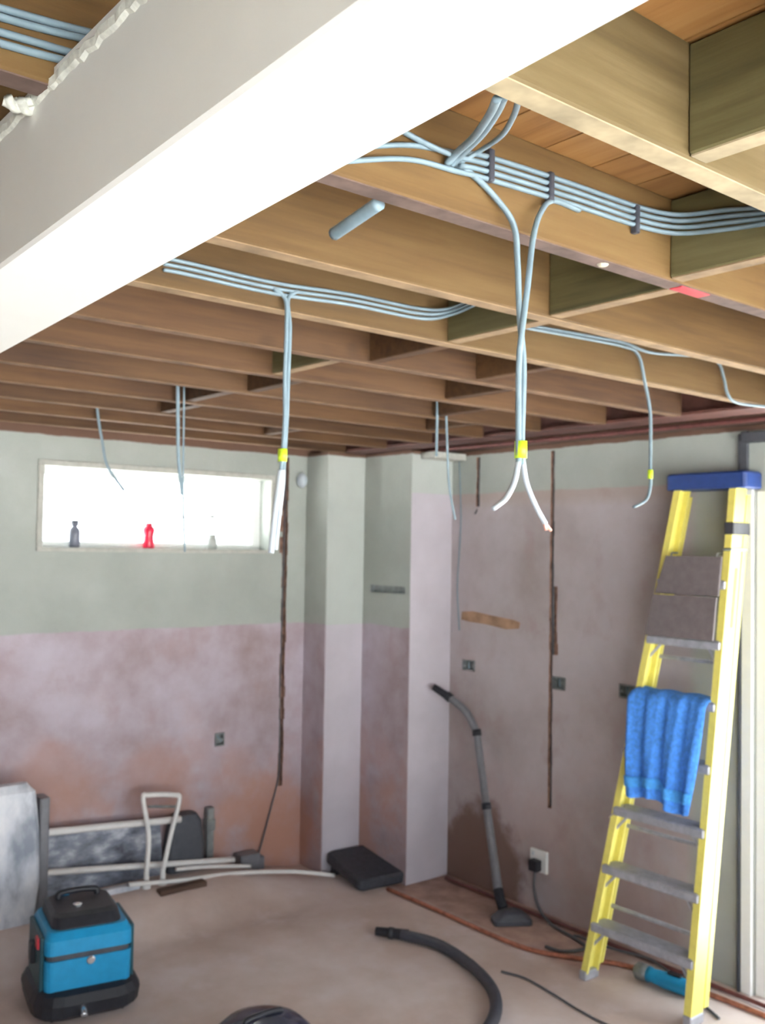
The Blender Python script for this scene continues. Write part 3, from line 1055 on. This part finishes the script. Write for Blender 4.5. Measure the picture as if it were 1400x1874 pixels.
# wrapped panel at the left edge
wr = thing('wrapped_panel', 'tall cloudy plastic wrapped panel standing at the left frame edge', 'panel', (1.41, 4.35, 0.13))
bm = B()
prof = []
for z, wd, dp in ((0.128, 0.34, 0.09), (0.3, 0.36, 0.11), (0.55, 0.35, 0.10), (0.70, 0.32, 0.08), (0.735, 0.26, 0.05)):
    prof.append([p + Vector((1.41 + random.uniform(-0.006, 0.006), 4.355, 0)) for p in rrect(wd, dp, 0.025, z)])
loft(bm, prof)
part('wrapping', bm, M['wrap'], wr)
bm = B()
loft(bm, [[p + Vector((1.615, 4.37, 0)) for p in rrect(0.05, 0.09, 0.012, 0.13)], [p + Vector((1.615, 4.37, 0)) for p in rrect(0.045, 0.10, 0.012, 0.66)]])
part('shaded_side', bm, M['wand'], wr)  # dark strip standing in for the shadow on the panel's side
# tubular white frame
fr = thing('tubular_frame', 'white tubular frame standing upright against the window wall', 'frame', (2.24, 4.44, 0.13))
y0 = 4.42
pts = [at(268, 1600, 1, 4.40), at(272, 1530, 1, 4.43), at(262, 1462, 1, 4.46), at(272, 1455, 1, 4.46), at(318, 1455, 1, 4.46), at(328, 1464, 1, 4.46), at(312, 1530, 1, 4.43), at(298, 1594, 1, 4.40)]
bm = B()
tube(bm, pts, 0.0125, 10, 1.0, 8)
part('bent_tube', bm, M['whitepipe'], fr, True)
bm = B()
tube(bm, [at(272, 1476, 1, 4.462), at(322, 1476, 1, 4.462)], 0.007, 8, smooth_n=0)
part('cross_tube', bm, M['galv'], fr, True)
for p in (pts[0], pts[-1]):
    bm = B()
    lathe(bm, [(0.022, 0.132), (0.022, 0.148), (0.014, 0.158), (0.0125, p.z + 0.01)], (p.x, p.y, 0), 12)
    part('foot', bm, M['whitepipe'], fr)
# dark bag and upright offcuts
bm = B()
loft(bm, [[p + Vector((2.42, 4.54, 0)) for p in rrect(w_, 0.09, 0.03, z)] for z, w_ in ((0.137, 0.20), (0.25, 0.21), (0.38, 0.17), (0.42, 0.11))])
tag1('tool_bag', bm, M['gasket'], 'dark upright bag behind the white tubular frame', 'bag')
bm = B()
box(bm, 2.56, 2.60, 4.55, 4.59, 0.134, 0.42, 0.004, 1)
box(bm, 2.555, 2.605, 4.545, 4.595, 0.30, 0.36, 0.004, 1)
tag1('pipe_stub', bm, M['galv'], 'dark upright stub standing right of the white tubular frame', 'pipe')
bm = B()
box(bm, 2.74, 2.86, 4.50, 4.58, 0.06, 0.15, 0.008, 2)
box(bm, 2.86, 2.90, 4.52, 4.56, 0.05, 0.12, 0.006, 1)
tag1('rubble_block', bm, M['wand'], 'small grey block lying at the wall foot under the chase', 'block')
bm = B()
box(bm, 2.17, 2.42, 4.29, 4.34, 0.108, 0.145, 0.004, 1)
tag1('timber_offcut', bm, M['darkwood'], 'dark timber offcut on the floor below the tubular frame', 'timber')
bm = B()
box(bm, 1.75, 2.12, 4.40, 4.44, 0.136, 0.165, 0.004, 1)
tag1('pale_batten', bm, M['wrap'], 'pale grey batten lying on the ledge left of the tubular frame', 'batten')

# ---- bottles on the window sill
def bottle(name, px, wpx, top, m, label, prof):
    p = at(px, 993, 1, YB + 0.055)
    bm = B()
    hz_ = at(px, top, 1, YB + 0.055).z - WZ0 - 0.001
    r = wpx
    lathe(bm, [(a * r, WZ0 + 0.001 + b * hz_) for a, b in prof], (p.x, p.y, 0), 18)
    o = thing(name, label, 'bottle', (p.x, p.y, WZ0), 0)
    part('bottle_body', bm, m, o, True)
    return o, p, hz_
B1 = [(0.8, 0), (1, 0.04), (1, 0.55), (0.9, 0.66), (0.45, 0.76), (0.45, 0.82)]
o, p, h_ = bottle('spray_bottle', 136, 0.026, 952, M['greybot'], 'dark grey bottle on the window sill near the left end', B1)
bm = B()
lathe(bm, [(0.016, WZ0 + h_ * 0.8), (0.018, WZ0 + h_ * 0.84), (0.018, WZ0 + h_)], (p.x, p.y, 0), 14)
part('cap', bm, M['greybot'], o, True)
o, p, h_ = bottle('detergent_bottle', 272, 0.031, 957, M['redbot'], 'red bottle on the middle of the window sill', [(0.85, 0), (1, 0.05), (0.8, 0.35), (0.8, 0.5), (1, 0.7), (0.85, 0.82), (0.5, 0.88)])
bm = B()
lathe(bm, [(0.017, WZ0 + h_ * 0.86), (0.018, WZ0 + h_ * 0.9), (0.016, WZ0 + h_)], (p.x, p.y, 0), 14)
part('cap', bm, M['redbot'], o, True)
o, p, h_ = bottle('squat_jar', 388, 0.026, 978, M['palebot'], 'small pale grey jar on the right half of the window sill', [(0.9, 0), (1, 0.06), (1, 0.6), (0.75, 0.75)])
bm = B()
lathe(bm, [(0.018, WZ0 + h_ * 0.72), (0.02, WZ0 + h_ * 0.75), (0.019, WZ0 + h_)], (p.x, p.y, 0), 14)
part('cap', bm, M['palebot'], o, True)

# ---- metal back boxes let into the walls
def backbox(label, origin, nrm, w_, h_, d_):
    o = thing('socket_box', label, 'socket box', origin, 0, None)
    n = Vector(nrm)
    u = Vector((n.y, -n.x, 0))
    def fr_(a, b, z0, z1, d0, d1, bm):
        vs = [Vector(origin) + u * uu + Vector((0, 0, zz)) + n * dd for dd in (d0, d1) for uu, zz in ((a, z0), (b, z0), (b, z1), (a, z1))]
        loft(bm, [vs[:4], vs[4:]])
    bm = B()
    t_ = 0.006
    fr_(-w_ / 2, w_ / 2, -h_ / 2, h_ / 2, -d_, -d_ + 0.004, bm)
    for a, b, z0, z1 in ((-w_ / 2, -w_ / 2 + t_, -h_ / 2, h_ / 2), (w_ / 2 - t_, w_ / 2, -h_ / 2, h_ / 2), (-w_ / 2 + t_, w_ / 2 - t_, -h_ / 2, -h_ / 2 + t_), (-w_ / 2 + t_, w_ / 2 - t_, h_ / 2 - t_, h_ / 2)):
        fr_(a, b, z0, z1, -d_ + 0.004, 0.004, bm)
    part('box_shell', bm, M['galv'], o)
    for s in (-1, 1):
        bm = B()
        fr_(s * (w_ / 2 - 0.016) - 0.006, s * (w_ / 2 - 0.016) + 0.006, -0.006, 0.006, -0.004, 0.003, bm)
        part('lug', bm, M['galv'], o)
    bm = B()
    c = Vector(origin) - n * (d_ - 0.006)
    tube(bm, [c + u * 0.01 + Vector((0, 0, h_ / 2 - 0.008)), c + n * 0.018 + Vector((0, 0, 0.004)), c + n * 0.03 - u * 0.012 + Vector((0, 0, -0.012))], 0.005, 6)
    part('cable_tail', bm, M['cable'], o, True)
    return o
backbox('grey metal socket box in the right wall nearest the corner', (XR, 3.83, 1.165), (-1, 0, 0), 0.092, 0.055, 0.028)
backbox('grey metal socket box in the right wall beside the long chase', (XR, 3.1925, 1.1425), (-1, 0, 0), 0.08, 0.06, 0.028)
backbox('grey metal socket box in the right wall next to the ladder', (XR, 2.785, 1.1525), (-1, 0, 0), 0.085, 0.06, 0.028)
backbox('lone dark metal socket box low in the window wall', (2.65, YB, 0.76), (0, -1, 0), 0.055, 0.065, 0.033)

# ---- wall socket with a plug and its lead
sk = thing('wall_socket', 'white wall socket low on the right wall', 'socket', (XR, 3.30, 0.25))
bm = B()
box(bm, XR - 0.018, XR - 0.0005, 3.245, 3.355, 0.195, 0.305, 0.005, 2)
part('faceplate', bm, M['upvc'], sk)
bm = B()
box(bm, XR - 0.022, XR - 0.017, 3.325, 3.337, 0.275, 0.29, 0.001, 1)
part('rocker_switch', bm, M['cable_w'], sk)
pg = thing('power_plug', 'black plug and lead plugged into the white wall socket', 'plug', (XR - 0.02, 3.30, 0.25))
bm = B()
box(bm, XR - 0.062, XR - 0.019, 3.272, 3.328, 0.205, 0.262, 0.008, 2)
part('plug_body', bm, M['black'], pg)
bm = B()
tube(bm, [(XR - 0.04, 3.30, 0.21), (XR - 0.055, 3.29, 0.13), (3.665, 3.24, 0.05), (3.63, 3.12, 0.012), (3.60, 2.96, 0.008), (3.55, 2.86, 0.008), (3.44, 2.90, 0.008), (3.42, 2.98, 0.008)], 0.0075, 8)
part('lead', bm, M['cable_d'], pg, True)
bm = B()
tube(bm, [at(918, 1778, 2, 0.006), at(960, 1790, 2, 0.006), at(1010, 1818, 2, 0.006), at(1062, 1850, 2, 0.006), at(1130, 1882, 2, 0.006), at(1230, 1900, 2, 0.006)], 0.005, 8)
tag1('floor_cord', bm, M['cable_d'], 'thin dark cord on the floor between hose and ladder', 'cord', True)
bm = B()
tube(bm, [(3.62, 2.98, 0.012), (3.60, 2.75, 0.03), (3.66, 2.60, 0.02), (3.62, 2.45, 0.01), (3.55, 2.36, 0.008), (3.50, 2.24, 0.008), (3.44, 2.12, 0.008)], 0.006, 8)
tag1('floor_cord', bm, M['cable_d'], 'dark cord trailing on the floor behind the ladder feet', 'cord', True)

# ---- teal hand tool behind the ladder foot
tl = thing('hand_tool', 'small teal hand tool lying on the floor behind the ladder steps', 'tool', (3.50, 2.42, 0), math.radians(95))
bm = B()
loft(bm, [[Vector((x, r * math.cos(a * math.pi / 6), 0.038 + r * math.sin(a * math.pi / 6))) for a in range(12)] for x, r in ((-0.13, 0.026), (-0.12, 0.032), (-0.02, 0.034), (0.04, 0.028), (0.06, 0.034))])
mesh_obj('motor_body', bm, M['teal'], tl, True)
bm = B()
lathe(bm, [(0.030, -0.02), (0.036, 0.0), (0.036, 0.03), (0.02, 0.045)], (0, 0, 0), 14)
bmesh.ops.transform(bm, matrix=Matrix.Translation((0.08, 0, 0.038)) @ Matrix.Rotation(math.radians(90), 4, 'Y'), verts=bm.verts)
mesh_obj('gear_head', bm, M['galv'], tl, True)
bm = B()
box(bm, -0.09, -0.03, -0.012, 0.012, 0.07, 0.08, 0.003, 1)
mesh_obj('slide_switch', bm, M['black'], tl)

# ---- copper pipes on the floor by the right wall
bm = B()
tube(bm, [(3.31, 3.97, 0.012), (3.315, 3.6, 0.012), (3.32, 3.05, 0.012), (3.42, 2.82, 0.012), (3.54, 2.62, 0.012), (3.585, 2.3, 0.012), (3.60, 1.7, 0.012), (3.60, 1.0, 0.012)], 0.0105, 10)
tag1('copper_pipe', bm, M['copper'], 'reddish copper pipe running along the floor by the right wall', 'pipe', True)
bm = B()
tube(bm, [(3.66, 3.9, 0.016), (3.665, 3.6, 0.016), (3.66, 3.25, 0.016), (3.67, 3.0, 0.014), (3.665, 2.3, 0.014), (3.67, 1.6, 0.014)], 0.009, 10)
tag1('copper_pipe', bm, M['redpaint'], 'dark red pipe tight in the floor angle of the right wall', 'pipe', True)
# pipe under the ceiling near the right wall
bm = B()
tube(bm, [(3.545, 4.2, ZB + 0.004), (3.55, 3.0, ZB), (3.55, 2.2, ZB), (3.55, 1.0, ZB + 0.002)], 0.011, 10)
tag1('ceiling_pipe', bm, M['redpaint'], 'dark red pipe under the ceiling along the right wall', 'pipe', True)

# ---- ceiling cables (grey twin cable, each its own thing)
def cable(pts, label, r=0.0052, m='cable', group=None, extra=None, name='electric_cable', flat=0.75):
    bm = B()
    tube(bm, pts, r, 8, flat, 8)
    if extra is None:
        return tag1(name, bm, M[m], label, 'cable', True, group)
    c = thing(name, label, 'cable', tuple(pts[0]), 0, group)
    part('sheath', bm, M[m], c, True)
    for nm, bm2, mt in extra:
        part(nm, bm2, M[mt], c, True)
    return c
yB = JY[7] - 0.007        # near face of joist B
XN = 1.61 - 0.007         # near face of the noggin it turns on to
lab = ['topmost', 'second', 'third', 'lowest']
for i, dz in enumerate((0.020, 0.008, -0.004, -0.016)):
    st = [(0.80, yB, 2.352 + dz * 0.5), (0.93, yB, 2.392 + dz * 0.6), (1.03, yB - 0.003, 2.402 + dz * 0.8)] if i in (0, 3) else [(1.03, yB - 0.012, 2.40 + dz), ]
    p = st + [(1.10, yB, 2.412 + dz), (1.30, yB, 2.420 + dz), (1.48, yB, 2.424 + dz), (1.56, yB - 0.015, 2.423 + dz), (1.595, yB - 0.045, 2.421 + dz), (XN, yB - 0.12, 2.412 + dz), (XN, yB - 0.20, 2.400 + dz * 0.8), (XN, yB - 0.29, 2.390 + dz * 0.6)]
    if i == 1:
        p = [(0.90, yB, 2.425), (0.97, yB - 0.01, 2.41)] + p
    cable(p, lab[i] + ' grey cable of the bundle clipped along the second joist beyond the beam', 0.0055, group='cables on the second joist')
for x in (1.105, 1.25, 1.49):
    bm = B()
    box(bm, x - 0.006, x + 0.006, yB - 0.008, yB + 0.0065, 2.392, 2.445, 0.002, 1)
    k_ = tag1('cable_clip', bm, M['hose'], 'dark clip holding the grey cable bundle, ' + {1.105: 'nearest the beam', 1.25: 'above the hanging pair', 1.49: 'nearest the noggin'}[x], 'clip')
# cables looping over to joist A
def br(pxs, ys, zs=None):
    return [at(a, b, 1, y) for (a, b), y in zip(pxs, ys)]
cable(br([(818, 300), (838, 278), (868, 250), (896, 210), (910, 180)], [yB, yB - 0.03, yB - 0.11, yB - 0.22, yB - 0.29]), 'grey cable looping up behind the white beam, left one of two side by side', 0.0062)
cable(br([(826, 302), (848, 280), (882, 246), (908, 208), (922, 178)], [yB, yB - 0.03, yB - 0.11, yB - 0.22, yB - 0.29]), 'grey cable looping up behind the white beam, right one of two side by side', 0.0062)
cable(br([(835, 302), (880, 275), (918, 248), (940, 212), (950, 180)], [yB, yB - 0.03, yB - 0.11, yB - 0.2, yB - 0.28]), 'single thin grey cable looping up beside the pair at the white beam', 0.0048)

# hanging pair with yellow-green tape
def tape(c, d, r):
    bm = B()
    d = Vector(d).normalized() * 0.014
    tube(bm, [Vector(c) - d, Vector(c) + d], r, 12, 0.8, 0)
    return bm
yh = yB - 0.004
A_ = [at(818, 292, 1, yB), at(862, 318, 1, yB), at(905, 360, 1, yh), at(940, 412, 1, yh - 0.01), at(947, 480, 1, yh - 0.012), at(951, 580, 1, yh - 0.012), at(958, 660, 1, yh - 0.012), at(957, 740, 1, yh - 0.012), at(955, 808, 1, yh - 0.012), at(957, 850, 1, yh - 0.012)]
A2 = [at(957, 845, 1, yh - 0.012), at(964, 885, 1, yh - 0.014), at(980, 925, 1, yh - 0.018), at(998, 958, 1, yh - 0.02)]
bm1 = B()
tube(bm1, A2, 0.0056, 8, 0.75)
bmc = B()
for s in (-1, 0, 1):
    e = A2[-1]
    dd = (A2[-1] - A2[-2]).normalized()
    tube(bmc, [e - dd * 0.004, e + dd * 0.012 + Vector((0.006 * s, 0, -0.002 * abs(s)))], 0.003, 6, 1, 0)
cable(A_, 'long hanging grey cable with yellow-green tape and bare copper end in the middle', 0.0058, extra=[('tail', bm1, 'cable_w'), ('tape_band', tape(at(953, 823, 1, yh - 0.012), (0, 0, 1), 0.0115), 'tape'), ('copper_core', bmc, 'core')])
B_ = [at(1060, 385, 1, yB), at(1012, 368, 1, yB - 0.002), at(988, 392, 1, yh - 0.008), at(975, 440, 1, yh - 0.01), at(966, 520, 1, yh - 0.02), at(956, 600, 1, yh - 0.022), at(950, 660, 1, yh - 0.016), at(949, 740, 1, yh - 0.012), at(949, 808, 1, yh - 0.012), at(949, 850, 1, yh - 0.012)]
B2 = [at(949, 845, 1, yh - 0.012), at(942, 880, 1, yh - 0.012), at(926, 912, 1, yh - 0.012), at(903, 931, 1, yh - 0.012)]
bm1 = B()
tube(bm1, B2, 0.0054, 8, 0.75)
cable(B_, 'long hanging grey cable curling left below the tape, left one of the middle pair', 0.0056, extra=[('tail', bm1, 'cable_w')])

# second hanging drop with bundle on joist D
yD = JY[9] - 0.007
for i, dz in enumerate((0.012, 0.0, -0.012)):
    p = [at(300, 483, 1, yD), at(345, 492, 1, yD), at(500, 527, 1, yD), at(640, 548, 1, yD), at(770, 574, 1, yD), at(825, 570, 1, yD - 0.04), at(872, 550, 1, yD - 0.13)]
    p = [q + Vector((0, 0, dz * (1 if k < 5 else 0.7))) for k, q in enumerate(p)]
    cable(p, ('upper', 'middle', 'lower')[i] + ' grey cable of the bundle along the fourth joist beyond the beam', 0.0055, group='cables on the fourth joist')
for i, dx in enumerate((-0.006, 0.006)):
    t_ = (0, 6)[i]
    p = [at(500 + 44 * i, 527 + 6 * i, 1, yD), at(522 + t_ * 0.8, 548, 1, yD - 0.006), at(524 + t_, 600, 1, yD - 0.016), at(521 + t_, 690, 1, yD - 0.018), at(521 + t_ * 0.6, 760, 1, yD - 0.018), at(517 + t_ * 0.6, 830, 1, yD - 0.018), at(514 + t_ * 0.7, 860, 1, yD - 0.018)]
    bm1 = B()
    if i == 0:
        tube(bm1, [p[-1], at(510, 890, 1, yD - 0.02), at(502, 950, 1, yD - 0.02), at(496, 1012, 1, yD - 0.02)], 0.0075, 8, 0.7)
    else:
        tube(bm1, [p[-1], at(517, 890, 1, yD - 0.02), at(510, 950, 1, yD - 0.02), at(504, 1006, 1, yD - 0.02)], 0.0065, 8, 0.7)
    ex = [('tail', bm1, 'cable_w')]
    if i == 0:
        ex.append(('tape_band', tape(at(517, 833, 1, yD - 0.018), (0, 0, 1), 0.012), 'tape'))
    cable(p, ('taped grey cable hanging before the chase of the window wall, left strand', 'grey cable hanging before the chase of the window wall, right strand')[i], 0.0058, extra=ex)

# third and fourth drops near the ladder
yE = JY[9] - 0.007 + 0.045 + 0.0
p = [at(962, 600, 1, yD), at(1050, 616, 1, yD), at(1140, 634, 1, yD), at(1168, 650, 1, yD - 0.01), at(1180, 700, 1, yD - 0.014), at(1190, 760, 1, yD - 0.014), at(1190, 860, 1, yD - 0.014), at(1190, 890, 1, yD - 0.014), at(1182, 915, 1, yD - 0.014), at(1160, 928, 1, yD - 0.014)]
cable(p, 'grey cable hanging with curled end left of the ladder top', 0.006, extra=[('tape_band', tape(at(1190, 868, 1, yD - 0.014), (0, 0, 1), 0.009), 'tape')])
p = [at(962, 594, 1, yD), at(1050, 610, 1, yD), at(1140, 627, 1, yD), at(1190, 645, 1, yD), at(1270, 652, 1, yD), at(1312, 662, 1, yD - 0.006), at(1324, 690, 1, yD - 0.012), at(1332, 722, 1, yD - 0.02), at(1352, 738, 1, yD - 0.02), at(1420, 746, 1, yD - 0.02)]
cable(p, 'grey cable dropping round the joist end above the ladder', 0.006)

# drops far back near the corner and before the window
def drop(px, ytop, ybot, Y, label, r=0.005, bend=0, m='cable', ex=None):
    p0 = at(px, ytop, 1, Y)
    z1 = at(px, ybot, 1, Y).z
    pts = [Vector((p0.x, Y + 0.012, ZT - 0.005)), p0, Vector((p0.x + bend * 0.2, Y, (p0.z * 0.6 + z1 * 0.4))), Vector((p0.x + bend * 0.4, Y, p0.z * 0.3 + z1 * 0.7)), Vector((p0.x + bend, Y, z1))]
    return cable(pts, label, r, m)
drop(325, 690, 905, 3.24, 'grey cable hanging straight before the middle of the window', 0.007, 0.03)
drop(337, 690, 1010, 3.24, 'long thin grey cable hanging below the window sill line', 0.004, 0.02)
drop(178, 750, 895, 3.96, 'grey cable with slanting end before the left of the window', 0.006, 0.13)
drop(800, 745, 835, 2.88, 'left of two short grey cables hanging near the stepped corner', 0.006, 0.0)
drop(816, 745, 950, 2.88, 'right longer of two grey cables hanging near the stepped corner', 0.005, 0.06)
# cables beyond the beam at upper left
for i, (y0_, y1_) in enumerate(((14, 62), (30, 76), (58, 108), (78, 124))):
    yy = yB
    p = [at(-220, y0_ - 58, 1, yy), at(-60, y0_ - 16, 1, yy), at(60, y0_ + 18, 1, yy), at(150, y1_ - 6, 1, yy), at(230, y1_ + 12, 1, yy), at(300, y1_ + 30, 1, yy)]
    cable(p, ('topmost', 'second', 'third', 'lowest')[i] + ' grey cable left of the white beam', 0.0058, group='cables left of the beam')
# short conduit stub
bm = B()
tube(bm, [at(612, 428, 1, 1.30), at(650, 402, 1, 1.23), at(694, 372, 1, 1.162)], 0.011, 10)
tag1('conduit_stub', bm, M['cable'], 'short grey conduit stub sticking down from the joists beside the beam', 'conduit', True)
# ragged insulation tuft at the beam edge
bm = B()
c = at(40, 190, 2, ZB - 0.004)
for k in range(7):
    a = random.uniform(-0.02, 0.02)
    tube(bm, [c + Vector((a, random.uniform(-0.01, 0.01), 0.0)), c + Vector((a + 0.012, 0.004, -0.004 + random.uniform(-0.004, 0.004))), c + Vector((a + 0.028, random.uniform(-0.008, 0.008), 0.004))], 0.006, 6)
mesh_obj('plaster_tuft', bm, M['torn'], beam, True)

# ---- cables in the wall chases
cable([(3.045, YB - 0.004 + 0.018, 2.33), (3.045, YB + 0.016, 1.8), (3.038, YB + 0.016, 1.0), (3.04, YB + 0.012, 0.62), (3.02, YB - 0.008, 0.5), (2.96, YB - 0.012, 0.3), (2.90, YB - 0.02, 0.13), (2.86, YB - 0.03, 0.075)], 'dark cable in the window wall chase trailing to the floor', 0.0055, 'cable_d')
cable([(XR + 0.014, 3.245, 2.33), (XR + 0.014, 3.247, 1.7), (XR + 0.014, 3.243, 1.0), (XR + 0.014, 3.246, 0.53)], 'dark cable sunk in the long chase of the right wall', 0.007, 'cable_d')
cable([(XR + 0.01, 3.775, 2.33), (XR + 0.01, 3.775, 2.15), (XR + 0.008, 3.775, 2.04), (XR - 0.006, 3.79, 1.99)], 'dark cable in the short chase near the corner', 0.006, 'cable_d')
cable([(XR - 0.006, 3.92, 2.30), (XR - 0.006, 3.90, 1.95), (XR - 0.006, 3.92, 1.6), (XR - 0.006, 3.90, 1.35)], 'thin grey cable hanging down the right wall beside the pier', 0.004, 'cable')
# ---- small fittings
bm = B()
lathe(bm, [(0.012, 0.0), (0.03, 0.004), (0.034, 0.02), (0.024, 0.04), (0.012, 0.052)], (0, 0, 0), 18)
bmesh.ops.transform(bm, matrix=Matrix.Translation((3.135, YB - 0.001, 2.175)) @ Matrix.Rotation(math.radians(90), 4, 'X') @ Matrix.Scale(1.3, 4, (0, 1, 0)), verts=bm.verts)
tag1('lamp_holder', bm, M['cable_w'], 'small white oval fitting on the window wall near the ceiling', 'fitting', True)
bm = B()
box(bm, 3.50, 3.735, 3.86, 3.975, 2.285, 2.322, 0.003, 1)
box(bm, 3.52, 3.70, 3.855, 3.86, 2.295, 2.312)
tag1('packing_board', bm, M['card'], 'pale packing board wedged under the ceiling at the corner pier', 'board')
# dark bracket at the top right
bk = thing('steel_bracket', 'dark steel angle bracket on the right wall above the ladder cap', 'bracket', (XR, 2.16, 2.2))
bm = B()
box(bm, XR - 0.02, XR - 0.0005, 2.175, 2.205, 2.145, 2.31, 0.002, 1)
part('upright', bm, M['gasket'], bk)
bm = B()
box(bm, XR - 0.06, XR - 0.0005, 2.02, 2.174, 2.26, 2.30, 0.002, 1)
part('arm', bm, M['gasket'], bk)
